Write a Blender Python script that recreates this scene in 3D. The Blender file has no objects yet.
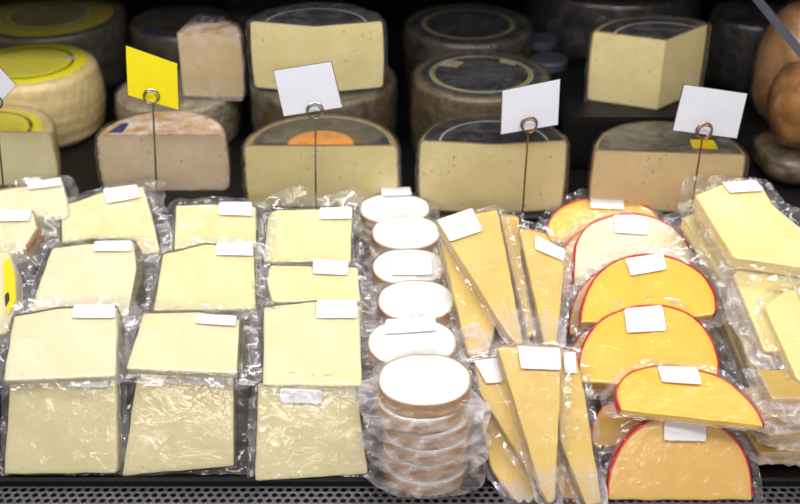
import bpy, bmesh, math, random
from mathutils import Vector, Matrix, noise
random.seed(7)
R = math.radians
S = bpy.context.scene
COL = S.collection

# ------------------------------------------------------------------ camera
CAMLOC = Vector((0.0, -0.911, 0.823))
F = 1111.1
FW = Vector((0, math.cos(R(30)), -math.sin(R(30))))
UP = Vector((0, math.sin(R(30)), math.cos(R(30))))
cd = bpy.data.cameras.new('camera')
cam = bpy.data.objects.new('camera', cd); COL.objects.link(cam)
cam.location = CAMLOC
cam.rotation_euler = (R(60), 0, 0)
cd.lens = 50; cd.sensor_width = 36
cd.dof.use_dof = True
cd.dof.focus_distance = 1.24
cd.dof.aperture_fstop = 3.4
cd.clip_start = 0.05
S.camera = cam

# ------------------------------------------------------------------ world, lights, exposure
w = bpy.data.worlds.new('world'); S.world = w; w.use_nodes = True
w.node_tree.nodes['Background'].inputs[0].default_value = (1.0, 0.93, 0.88, 1)
w.node_tree.nodes['Background'].inputs[1].default_value = 0.26

def area(name, loc, aim, sx, sy, power, color, spread=180):
    l = bpy.data.lights.new(name, 'AREA'); l.shape = 'RECTANGLE'; l.size = sx; l.size_y = sy
    l.energy = power; l.color = color; l.spread = R(spread)
    o = bpy.data.objects.new(name, l); COL.objects.link(o)
    o.location = loc
    d = Vector(aim) - Vector(loc)
    o.rotation_euler = d.to_track_quat('-Z', 'Y').to_euler()
    return o
area('case_lamp', (0, -0.26, 1.02), (0, 0.26, 0), 1.7, 0.10, 8.8, (1.0, 0.97, 0.94), 150)
area('shop_lamp_left', (-0.55, -2.2, 1.15), (0, 0.1, 0.05), 0.8, 0.22, 8.0, (1.0, 0.86, 0.76))
area('shop_lamp_right', (0.5, -2.3, 1.3), (0, 0.1, 0.05), 0.8, 0.18, 7.5, (1.0, 0.88, 0.80))
area('added_back_lamp', (0, 0.42, 0.80), (0, 0.62, 0.2), 1.6, 0.06, 2.6, (1.0, 0.96, 0.90), 140)  # unseen lamp, added to brighten the back wheel tops and yellow labels
S.view_settings.view_transform = 'Standard'
S.view_settings.look = 'None'
S.view_settings.gamma = 1
S.view_settings.use_curve_mapping = False
S.view_settings.exposure = -0.02
S.cycles.transparent_max_bounces = 32
S.cycles.max_bounces = 8

# ------------------------------------------------------------------ materials
def new_mat(name):
    m = bpy.data.materials.new(name); m.use_nodes = True
    nt = m.node_tree
    b = nt.nodes['Principled BSDF']
    return m, nt, b
def L(nt, a, b): nt.links.new(a, b)
def tex(nt, kind, scale, detail=3, rough=0.5, coord='Object', stretch=None):
    tc = nt.nodes.new('ShaderNodeTexCoord')
    n = nt.nodes.new(kind)
    src = tc.outputs[coord]
    if stretch:
        mp = nt.nodes.new('ShaderNodeMapping'); mp.inputs['Scale'].default_value = stretch
        L(nt, src, mp.inputs[0]); src = mp.outputs[0]
    L(nt, src, n.inputs['Vector'])
    n.inputs['Scale'].default_value = scale
    if kind == 'ShaderNodeTexNoise':
        n.inputs['Detail'].default_value = detail; n.inputs['Roughness'].default_value = rough
    return n
def ramp(nt, src, stops, interp='LINEAR'):
    r = nt.nodes.new('ShaderNodeValToRGB'); r.color_ramp.interpolation = interp
    e = r.color_ramp.elements
    while len(e) < len(stops): e.new(0.5)
    for i, (p, c) in enumerate(stops):
        e[i].position = p; e[i].color = (c[0], c[1], c[2], 1)
    L(nt, src, r.inputs[0]); return r
def bump(nt, b, hs, strength, dist=0.001):
    prev = None
    for h, s in hs:
        bp = nt.nodes.new('ShaderNodeBump'); bp.inputs['Strength'].default_value = s*strength
        bp.inputs['Distance'].default_value = dist
        L(nt, h, bp.inputs['Height'])
        if prev: L(nt, prev.outputs[0], bp.inputs['Normal'])
        prev = bp
    L(nt, prev.outputs[0], b.inputs['Normal'])
def mixc(nt, fac, c1, c2):
    n = nt.nodes.new('ShaderNodeMix'); n.data_type = 'RGBA'
    if hasattr(fac, 'is_linked') or not isinstance(fac, (int, float)): L(nt, fac, n.inputs[0])
    else: n.inputs[0].default_value = fac
    for k, c in ((6, c1), (7, c2)):
        if isinstance(c, tuple): n.inputs[k].default_value = (*c[:3], 1)
        else: L(nt, c, n.inputs[k])
    return n.outputs[2]
def srgb(r, g, b):
    f = lambda c: (c/255/12.92) if c/255 <= .04045 else ((c/255+.055)/1.055)**2.4
    return (f(r), f(g), f(b))

def paste(name, c1, c2, holes=0.0, rough=0.5, sss=0.25, rb=0.6):
    m, nt, b = new_mat(name)
    n = tex(nt, 'ShaderNodeTexNoise', 22, 4)
    r = ramp(nt, n.outputs[0], [(0.3, c1), (0.7, c2)])
    col = r.outputs[0]
    n2 = tex(nt, 'ShaderNodeTexNoise', 300, 3)
    hs = [(n2.outputs[0], 0.25), (n.outputs[0], rb)]
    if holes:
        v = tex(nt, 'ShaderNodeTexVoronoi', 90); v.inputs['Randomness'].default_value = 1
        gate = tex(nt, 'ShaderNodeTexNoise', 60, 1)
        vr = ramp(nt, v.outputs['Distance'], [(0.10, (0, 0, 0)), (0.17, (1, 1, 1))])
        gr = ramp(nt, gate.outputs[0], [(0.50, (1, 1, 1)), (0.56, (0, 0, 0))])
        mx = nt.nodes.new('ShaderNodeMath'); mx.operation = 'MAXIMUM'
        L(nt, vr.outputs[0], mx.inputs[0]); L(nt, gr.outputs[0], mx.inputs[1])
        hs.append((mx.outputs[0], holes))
        col = mixc(nt, mx.outputs[0], tuple((0.62 if holes > .4 else 0.88)*k for k in c1), col)  # shade inside the eyes painted into the paste colour
    L(nt, col, b.inputs['Base Color'])
    b.inputs['Roughness'].default_value = rough
    b.inputs['Subsurface Weight'].default_value = sss
    b.inputs['Subsurface Radius'].default_value = (1, .7, .4)
    b.inputs['Subsurface Scale'].default_value = 0.006
    bump(nt, b, hs, 1.0, 0.0008)
    return m
def rindm(name, c1, c2, scale=60, rough=0.6, bs=1.0, coat=0.0, stretch=None, bd=0.0015):
    m, nt, b = new_mat(name)
    n = tex(nt, 'ShaderNodeTexNoise', scale, 6, 0.65, stretch=stretch)
    r = ramp(nt, n.outputs[0], [(0.35, c1), (0.65, c2)])
    L(nt, r.outputs[0], b.inputs['Base Color'])
    b.inputs['Roughness'].default_value = rough
    b.inputs['Coat Weight'].default_value = coat
    b.inputs['Coat Roughness'].default_value = 0.2
    bump(nt, b, [(n.outputs[0], bs)], 1.0, bd)
    return m
def plain(name, c, rough=0.5, metal=0.0, spec=0.5):
    m, nt, b = new_mat(name)
    n = tex(nt, 'ShaderNodeTexNoise', 40, 3)
    r = ramp(nt, n.outputs[0], [(0.3, tuple(k*0.96 for k in c)), (0.7, c)])
    L(nt, r.outputs[0], b.inputs['Base Color'])
    b.inputs['Roughness'].default_value = rough; b.inputs['Metallic'].default_value = metal
    b.inputs['Specular IOR Level'].default_value = spec
    return m
def film(name, haze, gloss, bs, scale, rough=0.09, cap=0.4, crease=0.0, tint=(0.97, 0.97, 0.97)):
    """clear packing film: see-through, glossy, faintly milky along its creases"""
    m, nt, b = new_mat(name)
    nt.nodes.remove(b)
    out = nt.nodes['Material Output']
    tr = nt.nodes.new('ShaderNodeBsdfTransparent'); tr.inputs[0].default_value = (*tint, 1)
    gl = nt.nodes.new('ShaderNodeBsdfGlossy'); gl.inputs['Roughness'].default_value = rough
    gl.inputs['Color'].default_value = (0.95, 0.96, 1, 1)
    df = nt.nodes.new('ShaderNodeBsdfDiffuse'); df.inputs[0].default_value = (0.84, 0.80, 0.83, 1)
    n1 = tex(nt, 'ShaderNodeTexNoise', scale, 4, 0.6); n1.inputs['Distortion'].default_value = 1.2
    n2 = tex(nt, 'ShaderNodeTexNoise', scale*0.28, 2)
    bp = nt.nodes.new('ShaderNodeBump'); bp.inputs['Strength'].default_value = bs; bp.inputs['Distance'].default_value = 0.003
    L(nt, n1.outputs[0], bp.inputs['Height'])
    n3 = tex(nt, 'ShaderNodeTexNoise', scale*0.9, 1, 0.5, stretch=(1, 1.6, 1)); n3.inputs['Distortion'].default_value = 0.8
    cr = ramp(nt, n3.outputs[0], [(0.46, (0, 0, 0)), (0.5, (1, 1, 1)), (0.54, (0, 0, 0))])
    n4 = tex(nt, 'ShaderNodeTexNoise', scale*0.33, 1)
    gt = ramp(nt, n4.outputs[0], [(0.45, (0, 0, 0)), (0.6, (1, 1, 1))])
    mc = nt.nodes.new('ShaderNodeMath'); mc.operation = 'MULTIPLY'; L(nt, cr.outputs[0], mc.inputs[0]); L(nt, gt.outputs[0], mc.inputs[1])
    bp3 = nt.nodes.new('ShaderNodeBump'); bp3.inputs['Strength'].default_value = crease; bp3.inputs['Distance'].default_value = 0.002
    L(nt, mc.outputs[0], bp3.inputs['Height']); L(nt, bp.outputs[0], bp3.inputs['Normal']); bp = bp3
    bp2 = nt.nodes.new('ShaderNodeBump'); bp2.inputs['Strength'].default_value = bs; bp2.inputs['Distance'].default_value = 0.006
    L(nt, n2.outputs[0], bp2.inputs['Height']); L(nt, bp.outputs[0], bp2.inputs['Normal'])
    L(nt, bp2.outputs[0], gl.inputs['Normal'])
    fr = nt.nodes.new('ShaderNodeFresnel'); fr.inputs[0].default_value = 1.5
    L(nt, bp2.outputs[0], fr.inputs['Normal'])
    mu = nt.nodes.new('ShaderNodeMath'); mu.operation = 'MULTIPLY'; mu.inputs[1].default_value = gloss; mu.use_clamp = True
    L(nt, fr.outputs[0], mu.inputs[0])
    mn = nt.nodes.new('ShaderNodeMath'); mn.operation = 'MINIMUM'; mn.inputs[1].default_value = cap; L(nt, mu.outputs[0], mn.inputs[0]); mu = mn
    hz = ramp(nt, n1.outputs[0], [(0.38, (haze*0.3,)*3), (0.55, (haze,)*3), (0.72, (min(1, haze*2.6),)*3)])
    m1 = nt.nodes.new('ShaderNodeMixShader'); L(nt, hz.outputs[0], m1.inputs[0])
    L(nt, tr.outputs[0], m1.inputs[1]); L(nt, df.outputs[0], m1.inputs[2])
    m2 = nt.nodes.new('ShaderNodeMixShader'); L(nt, mu.outputs[0], m2.inputs[0])
    L(nt, m1.outputs[0], m2.inputs[1]); L(nt, gl.outputs[0], m2.inputs[2])
    L(nt, m2.outputs[0], out.inputs['Surface'])
    return m
def label_rings(name, stops, blotch, bscale=90, rough=0.35, amount=0.5):
    """round top label: printed rings by distance from the wheel's centre, smudged by a patchy print"""
    m, nt, b = new_mat(name)
    tc = nt.nodes.new('ShaderNodeTexCoord')
    sp = nt.nodes.new('ShaderNodeSeparateXYZ'); L(nt, tc.outputs['Object'], sp.inputs[0])
    cx = nt.nodes.new('ShaderNodeCombineXYZ'); L(nt, sp.outputs[0], cx.inputs[0]); L(nt, sp.outputs[1], cx.inputs[1])
    ln = nt.nodes.new('ShaderNodeVectorMath'); ln.operation = 'LENGTH'; L(nt, cx.outputs[0], ln.inputs[0])
    mu = nt.nodes.new('ShaderNodeMath'); mu.operation = 'MULTIPLY'; mu.inputs[1].default_value = 10
    L(nt, ln.outputs['Value'], mu.inputs[0])
    r = ramp(nt, mu.outputs[0], stops)
    n = tex(nt, 'ShaderNodeTexNoise', bscale, 5, 0.7)
    nr = ramp(nt, n.outputs[0], [(0.52, (0, 0, 0)), (0.62, (amount,)*3)])
    L(nt, mixc(nt, nr.outputs[0], r.outputs[0], blotch), b.inputs['Base Color'])
    b.inputs['Roughness'].default_value = rough
    return m

M = {}
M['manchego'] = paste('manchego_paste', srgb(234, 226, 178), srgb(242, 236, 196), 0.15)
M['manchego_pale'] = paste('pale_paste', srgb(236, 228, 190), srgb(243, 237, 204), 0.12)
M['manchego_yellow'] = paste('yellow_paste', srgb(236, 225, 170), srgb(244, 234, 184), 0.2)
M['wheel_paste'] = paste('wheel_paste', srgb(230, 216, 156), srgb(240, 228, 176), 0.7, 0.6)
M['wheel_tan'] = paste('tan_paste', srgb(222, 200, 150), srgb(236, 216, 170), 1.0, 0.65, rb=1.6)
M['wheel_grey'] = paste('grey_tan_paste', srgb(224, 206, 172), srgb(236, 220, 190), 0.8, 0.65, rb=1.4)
M['goat'] = paste('goat_paste', srgb(252, 250, 243), srgb(254, 253, 249), 0.0, 0.6, rb=0.25)
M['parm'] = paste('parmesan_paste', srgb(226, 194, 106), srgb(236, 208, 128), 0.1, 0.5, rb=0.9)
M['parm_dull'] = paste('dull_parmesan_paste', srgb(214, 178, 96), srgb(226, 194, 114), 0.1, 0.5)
M['edam'] = paste('edam_paste', srgb(252, 202, 70), srgb(254, 212, 90), 0.0, 0.4, rb=0.25)
M['edam_dull'] = paste('edam_matte_paste', srgb(242, 198, 110), srgb(246, 206, 124), 0.0, 0.5, rb=0.5)
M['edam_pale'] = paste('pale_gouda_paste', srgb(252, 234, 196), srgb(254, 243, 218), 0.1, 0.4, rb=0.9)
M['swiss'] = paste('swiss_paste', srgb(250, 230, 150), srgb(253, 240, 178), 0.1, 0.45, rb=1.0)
M['rind_olive'] = rindm('olive_rind', srgb(70, 62, 26), srgb(132, 118, 62), 120, 0.5, 0.8)
M['rind_tan'] = rindm('tan_rind', srgb(176, 128, 64), srgb(206, 166, 104), 90, 0.55, 0.6)
M['rind_goat'] = rindm('goat_rind', srgb(196, 140, 78), srgb(226, 186, 130), 60, 0.6, 0.6)
M['wax_red'] = rindm('red_wax', srgb(196, 16, 24), srgb(214, 26, 34), 40, 0.25, 0.15, 0.4)
M['rind_pale'] = rindm('pale_rind', srgb(140, 118, 74), srgb(186, 164, 116), 90, 0.5, 0.8, 0.2)
M['rind_black'] = rindm('black_rind', srgb(20, 19, 17), srgb(48, 45, 40), 90, 0.45, 1.0, 0.3)
M['rind_brown'] = rindm('brown_rind', srgb(62, 51, 28), srgb(104, 86, 50), 70, 0.5, 1.0, 0.2)
M['rind_cream'] = rindm('cream_rind', srgb(196, 172, 116), srgb(222, 202, 150), 30, 0.5, 0.7, 0.15, (1, 1, 3))
M['rind_grey'] = rindm('grey_rind', srgb(120, 108, 84), srgb(178, 166, 138), 80, 0.6, 1.2)
M['rind_mould'] = rindm('mottled_rind', srgb(206, 156, 88), srgb(244, 234, 222), 50, 0.65, 1.0)
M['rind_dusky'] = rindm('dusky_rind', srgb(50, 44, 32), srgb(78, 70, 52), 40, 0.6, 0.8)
M['sticker'] = plain('white_sticker', srgb(240, 242, 248), 0.45)
M['card'] = plain('white_card', srgb(226, 232, 246), 0.5)
M['card_yellow'] = plain('yellow_card', srgb(248, 232, 20), 0.45)
M['card_edge'] = plain('dark_card_edge', srgb(60, 62, 60), 0.5)
M['steel'] = plain('steel_wire', srgb(170, 165, 158), 0.25, 1.0)
M['copper'] = plain('bronze_wire', srgb(165, 135, 110), 0.3, 1.0)
M['black'] = plain('black_plastic', srgb(13, 12, 14), 0.5, 0.0, 0.3)
M['black_matte'] = plain('matte_black', srgb(14, 14, 15), 0.6)
M['metal'] = rindm('grille_metal', srgb(112, 112, 122), srgb(130, 130, 140), 60, 0.35, 0.1)
M['metal'].node_tree.nodes['Principled BSDF'].inputs['Metallic'].default_value = 0.7
M['wall'] = plain('dark_wall', srgb(40, 34, 32), 0.6)
M['film_tight'] = film('tight_film', 0.015, 0.7, 0.3, 40, 0.10, 0.2, 0.3)
M['film_sparkle'] = film('crinkled_film', 0.01, 1.3, 0.30, 40, 0.09, 0.35, 0.25)
M['film_loose'] = film('loose_film', 0.12, 1.7, 0.5, 32, 0.09, 0.5)
M['film_milky'] = film('milky_film', 0.38, 1.1, 0.35, 26, 0.16)
M['film_back'] = film('back_film', 0.03, 0.8, 0.7, 45, 0.12)
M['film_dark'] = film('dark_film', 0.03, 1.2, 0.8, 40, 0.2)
M['dark_tub'] = plain('dark_tub', srgb(62, 64, 76), 0.4)
M['smoked'] = rindm('smoked_rind', srgb(120, 72, 22), srgb(190, 128, 48), 25, 0.4, 0.8, 0.3)
M['crust'] = rindm('crust', srgb(150, 106, 62), srgb(196, 150, 98), 30, 0.6, 1.0)
M['ink'] = plain('dark_ink', srgb(60, 50, 30), 0.5)
M['blue'] = plain('blue_print', srgb(56, 62, 128), 0.4)
M['yellow'] = plain('yellow_print', srgb(244, 218, 20), 0.4)
M['orange'] = plain('orange_print', srgb(246, 160, 36), 0.4)
yl, yd, ygr = srgb(238, 226, 24), srgb(92, 84, 30), srgb(214, 206, 70)
M['lab_yellow'] = label_rings('yellow_label', [(0, ygr), (0.52, ygr), (0.60, yl), (0.625, yd), (0.655, yd), (0.67, yl), (1, yl)], srgb(206, 198, 120), 60, amount=.5)
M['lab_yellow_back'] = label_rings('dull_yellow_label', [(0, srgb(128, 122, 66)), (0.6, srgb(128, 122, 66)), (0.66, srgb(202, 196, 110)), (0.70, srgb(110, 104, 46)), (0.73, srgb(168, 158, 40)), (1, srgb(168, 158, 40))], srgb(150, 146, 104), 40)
bk, gy = srgb(34, 36, 40), srgb(78, 80, 84)
M['lab_black'] = label_rings('black_label', [(0, srgb(62, 66, 70)), (0.58, bk), (0.665, bk), (0.675, srgb(216, 206, 84)), (0.695, bk), (0.72, srgb(186, 186, 160)), (0.74, bk), (1, srgb(44, 44, 46))], gy, 110)
M['lab_dark'] = label_rings('dark_label', [(0, bk), (0.66, bk), (0.69, srgb(190, 188, 180)), (0.71, bk), (1, srgb(26, 24, 22))], srgb(60, 60, 60), 60, amount=.4)
M['lab_orange'] = label_rings('orange_centre_label', [(0, srgb(244, 160, 44)), (0.40, srgb(240, 156, 40)), (0.44, srgb(70, 66, 56)), (0.7, srgb(52, 50, 44)), (1, srgb(60, 58, 48))], srgb(120, 116, 104), 50, amount=.5)
M['lab_smoke'] = label_rings('smoke_label', [(0, srgb(60, 58, 54)), (1, srgb(74, 70, 62))], srgb(128, 124, 116), 30, amount=.7)

# ------------------------------------------------------------------ helpers
def ray(px, py): return FW + Vector((1, 0, 0))*((px-400)/F) + UP*((252-py)/F)
def hit_y(px, py, y):
    d = ray(px, py); return CAMLOC + d*((y-CAMLOC.y)/d.y)
def hit_z(px, py, z):
    d = ray(px, py); return CAMLOC + d*((z-CAMLOC.z)/d.z)
def deck(y): return max(0.004, 0.32*(y-0.03)) if y < 0.365 else 0.14

def link(o, parent=None):
    COL.objects.link(o)
    if parent: o.parent = parent
    return o
def mesh_obj(name, bm, mat, parent=None, smooth=40, recalc=True):
    if recalc: bmesh.ops.recalc_face_normals(bm, faces=bm.faces[:])
    me = bpy.data.meshes.new(name); bm.to_mesh(me); bm.free()
    me.materials.append(M[mat] if isinstance(mat, str) else mat)
    if smooth:
        for p in me.polygons: p.use_smooth = True
        me.set_sharp_from_angle(angle=R(smooth))
    return link(bpy.data.objects.new(name, me), parent)
def thing(name, label, cat, mat4, group=None):
    o = bpy.data.objects.new(name, None); o.empty_display_size = 0.01
    COL.objects.link(o); o.matrix_world = mat4
    o['label'] = label; o['category'] = cat
    if group: o['group'] = group
    return o
def tag(o, label, cat, group=None):
    o['label'] = label; o['category'] = cat
    if group: o['group'] = group
    return o
def bm_box(bm, x0, x1, y0, y1, z0, z1):
    v = [bm.verts.new(p) for p in ((x0,y0,z0),(x1,y0,z0),(x1,y1,z0),(x0,y1,z0),(x0,y0,z1),(x1,y0,z1),(x1,y1,z1),(x0,y1,z1))]
    for f in ((0,3,2,1),(4,5,6,7),(0,1,5,4),(1,2,6,5),(2,3,7,6),(3,0,4,7)): bm.faces.new([v[i] for i in f])
def bm_tube(bm, pts, r, seg=8):
    rings = []
    for i, p in enumerate(pts):
        p = Vector(p)
        d = (Vector(pts[min(i+1, len(pts)-1)]) - Vector(pts[max(i-1, 0)])).normalized()
        a = d.orthogonal().normalized() if i == 0 else (a - d*a.dot(d)).normalized()
        b = d.cross(a)
        rings.append([bm.verts.new(p + (a*math.cos(t)+b*math.sin(t))*r) for t in [2*math.pi*k/seg for k in range(seg)]])
    for i in range(len(rings)-1):
        for k in range(seg):
            bm.faces.new((rings[i][k], rings[i][(k+1) % seg], rings[i+1][(k+1) % seg], rings[i+1][k]))
    bm.faces.new(rings[0][::-1]); bm.faces.new(rings[-1])

def area2(p): return 0.5*sum(p[i][0]*p[(i+1) % len(p)][1]-p[(i+1) % len(p)][0]*p[i][1] for i in range(len(p)))
def round_poly(pts, r, seg=5):
    out = []; n = len(pts)
    for i in range(n):
        p0, p, p1 = Vector(pts[i-1]), Vector(pts[i]), Vector(pts[(i+1) % n])
        a, b = p0-p, p1-p
        k = min(r, a.length*0.45, b.length*0.45)
        A, B = p+a.normalized()*k, p+b.normalized()*k
        for j in range(seg+1):
            t = j/seg
            out.append(A*(1-t)**2 + p*2*t*(1-t) + B*t*t)
    return out
def resample(pts, step):
    out = []; n = len(pts)
    tot = sum((pts[(i+1) % n]-pts[i]).length for i in range(n))
    m = max(24, int(tot/step)); ds = tot/m
    i = 0; acc = 0.0; cur = pts[0]
    targets = [k*ds for k in range(m)]
    k = 0
    for i in range(n):
        a, b = pts[i], pts[(i+1) % n]; l = (b-a).length
        while k < m and targets[k] <= acc + l + 1e-12:
            t = (targets[k]-acc)/l if l > 1e-12 else 0
            out.append(a.lerp(b, t)); k += 1
        acc += l
    return out
def normals2(p):
    n = len(p); out = []
    for i in range(n):
        d = p[(i+1) % n]-p[i-1]
        out.append(Vector((d.y, -d.x)).normalized())
    return out
def centroid(p):
    c = Vector((0, 0))
    for q in p: c += q
    return c/len(p)

def slab_mesh(p, tk, seed=0, wob=0.0005, bev=0.0012):
    """p: dense ccw outline; tk(v): thickness"""
    nr = normals2(p); c = centroid(p); bm = bmesh.new(); N = len(p)
    q = [pt + nn*(noise.noise((pt.x*60, pt.y*60, seed))*wob*2) for pt, nn in zip(p, nr)]
    rings = []
    def ring(fn): rings.append([bm.verts.new(fn(i)) for i in range(N)])
    for s in (0.35, 0.7, 0.9):
        ring(lambda i: (*(c+(q[i]-c)*s), noise.noise((q[i].x*s*25, q[i].y*s*25, seed+5))*0.0004))
    ring(lambda i: (*(q[i]-nr[i]*bev), 0))
    ring(lambda i: (*(q[i]-nr[i]*bev*0.25), -bev*0.35))
    ring(lambda i: (*q[i], -bev))
    ring(lambda i: (*q[i], -tk(q[i].y)+bev))
    ring(lambda i: (*(q[i]-nr[i]*bev), -tk(q[i].y)))
    for a, b in zip(rings, rings[1:]):
        for i in range(N): bm.faces.new((a[i], a[(i+1) % N], b[(i+1) % N], b[i]))
    ct = bm.verts.new((*c, 0)); cb = bm.verts.new((*c, -tk(c.y)))
    for i in range(N):
        bm.faces.new((ct, rings[0][i], rings[0][(i+1) % N])); bm.faces.new((cb, rings[-1][(i+1) % N], rings[-1][i]))
    return bm
def rind_mesh(p, tk, sel, th, top=0.0003, seed=0):
    nr = normals2(p); N = len(p); bm = bmesh.new()
    flag = [sel(nr[i]) for i in range(N)]
    V = {}
    def vs(i):
        if i not in V:
            a = p[i]-nr[i]*0.0004; o = p[i]+nr[i]*(th*(1+0.3*noise.noise((p[i].x*90, p[i].y*90, seed))))
            t = tk(p[i].y)
            V[i] = [bm.verts.new((*a, top)), bm.verts.new((*(o-nr[i]*th*0.35), top)), bm.verts.new((*o, -0.0012)), bm.verts.new((*(o+nr[i]*0.0006), -t*0.5)), bm.verts.new((*o, -t+0.001)), bm.verts.new((*a, -t+0.0003))]
        return V[i]
    for i in range(N):
        j = (i+1) % N
        if flag[i] and flag[j]:
            A, B = vs(i), vs(j)
            for k in range(6): bm.faces.new((A[k], A[(k+1) % 6], B[(k+1) % 6], B[k]))
        elif flag[i] and not flag[j] and flag[i-1]: bm.faces.new(vs(i))
        elif flag[j] and not flag[i] and flag[(j+1) % N]: bm.faces.new(vs(j)[::-1])
    return bm
def film_mesh(p, tk, margins, seed, amp=0.0045, step=0.0035, lift=0.0011, droop=0.28, fine=1.0, up=0.0, base=0.0008):
    """wrap sheet: tight over the face, pressed down the sides, then a crinkled loose flange"""
    p = resample(p, step); nr = normals2(p); N = len(p); c = centroid(p); bm = bmesh.new()
    ml, mr, mb, mt = margins
    rings = []
    R_ = random.Random(seed)
    for s in (0.2, 0.45, 0.7, 0.86, 0.95):
        rings.append([bm.verts.new((*(c+(p[i]-c)*s), lift+0.0009*abs(noise.noise(((p[i].x*s)*40*fine, p[i].y*s*40, seed))))) for i in range(N)])
    rings.append([bm.verts.new((*(p[i]-nr[i]*0.001), lift)) for i in range(N)])
    rings.append([bm.verts.new((*(p[i]+nr[i]*base), -0.0010)) for i in range(N)])
    rings.append([bm.verts.new((*(p[i]+nr[i]*(base+0.0007)), -tk(p[i].y)*droop)) for i in range(N)])
    arc = 0
    dirs = []; mg = []; arcs = []
    for i in range(N):
        arcs.append(arc); arc += (p[(i+1) % N]-p[i]).length
        r = (p[i]-c).normalized(); d = (nr[i]*0.6+r*0.4).normalized(); dirs.append(d)
        wx, wy = nr[i].x**2, nr[i].y**2
        m = (mr if nr[i].x > 0 else ml)*wx + (mt if nr[i].y > 0 else mb)*wy
        ang = math.atan2(nr[i].y, nr[i].x)
        m *= 1.2 + 0.7*noise.noise((p[i].x*22, p[i].y*22, seed+9)) + 0.18*noise.noise((p[i].x*110, p[i].y*110, seed+2))
        mg.append(max(0.0015, m))
    K = 7
    for k in range(1, K+1):
        t = k/K; rg = []
        for i in range(N):
            d = mg[i]*t
            cr = noise.noise((p[i].x*70, p[i].y*70, seed+d*25)) + 0.4*noise.noise((p[i].x*170, p[i].y*170, seed+3+d*70))
            cr = (abs(cr)-0.25)*1.6
            big = noise.noise((p[i].x*18, p[i].y*18, seed+30))
            z = -tk(p[i].y)*droop + cr*amp*min(1, d/0.006) + (up+big*0.9)*d*0.7
            sh = 0.0012*noise.noise((p[i].x*120, p[i].y*120, seed+k))
            rg.append(bm.verts.new((*(p[i]+nr[i]*(base+0.0007)+dirs[i]*(d+sh)), z)))
        rings.append(rg)
    for a, b in zip(rings, rings[1:]):
        for i in range(N): bm.faces.new((a[i], a[(i+1) % N], b[(i+1) % N], b[i]))
    bm.faces.new([rings[0][i] for i in range(N)])
    bmesh.ops.recalc_face_normals(bm, faces=bm.faces[:]); bm.faces.ensure_lookup_table()
    if bm.faces[-1].normal.z < 0: bmesh.ops.reverse_faces(bm, faces=bm.faces[:])
    return bm, N

def face_frame(A, tilt, roll=0, yaw=0, sink=0):
    m = Matrix.Rotation(R(yaw), 4, 'Z') @ Matrix.Rotation(R(roll), 4, 'Y') @ Matrix.Rotation(R(tilt), 4, 'X')
    n = m.to_3x3() @ Vector((0, 0, 1))
    return Matrix.Translation(A - n*sink) @ m
def project(Mx, pts):
    inv = Mx.inverted(); o = Mx.translation; n = Mx.to_3x3() @ Vector((0, 0, 1)); out = []
    for px, py in pts:
        d = ray(px, py); t = (o-CAMLOC).dot(n)/d.dot(n)
        q = inv @ (CAMLOC + d*t); out.append(Vector((q.x, q.y)))
    return out
def catmull(pts, n=5):
    out = []
    for i in range(len(pts)-1):
        p0 = Vector(pts[max(i-1, 0)]); p1 = Vector(pts[i]); p2 = Vector(pts[i+1]); p3 = Vector(pts[min(i+2, len(pts)-1)])
        for j in range(n):
            t = j/n
            out.append(tuple(0.5*((2*p1)+(p2-p0)*t+(2*p0-5*p1+4*p2-p3)*t*t+(3*p1-p0-3*p2+p3)*t**3)))
    out.append(tuple(pts[-1])); return out
def oval(cx, cy, a, b, rot=0, n=40, e=0.91):
    if not rot:
        f = lambda v: math.copysign(abs(v)**e, v)
        return [(cx+a*f(math.cos(t)), cy+b*f(math.sin(t))) for t in [2*math.pi*k/n for k in range(n)]]
    return [(cx+a*math.cos(t)*math.cos(rot)-b*math.sin(t)*math.sin(rot), cy+a*math.cos(t)*math.sin(rot)+b*math.sin(t)*math.cos(rot)) for t in [2*math.pi*k/n for k in range(n)]]

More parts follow.
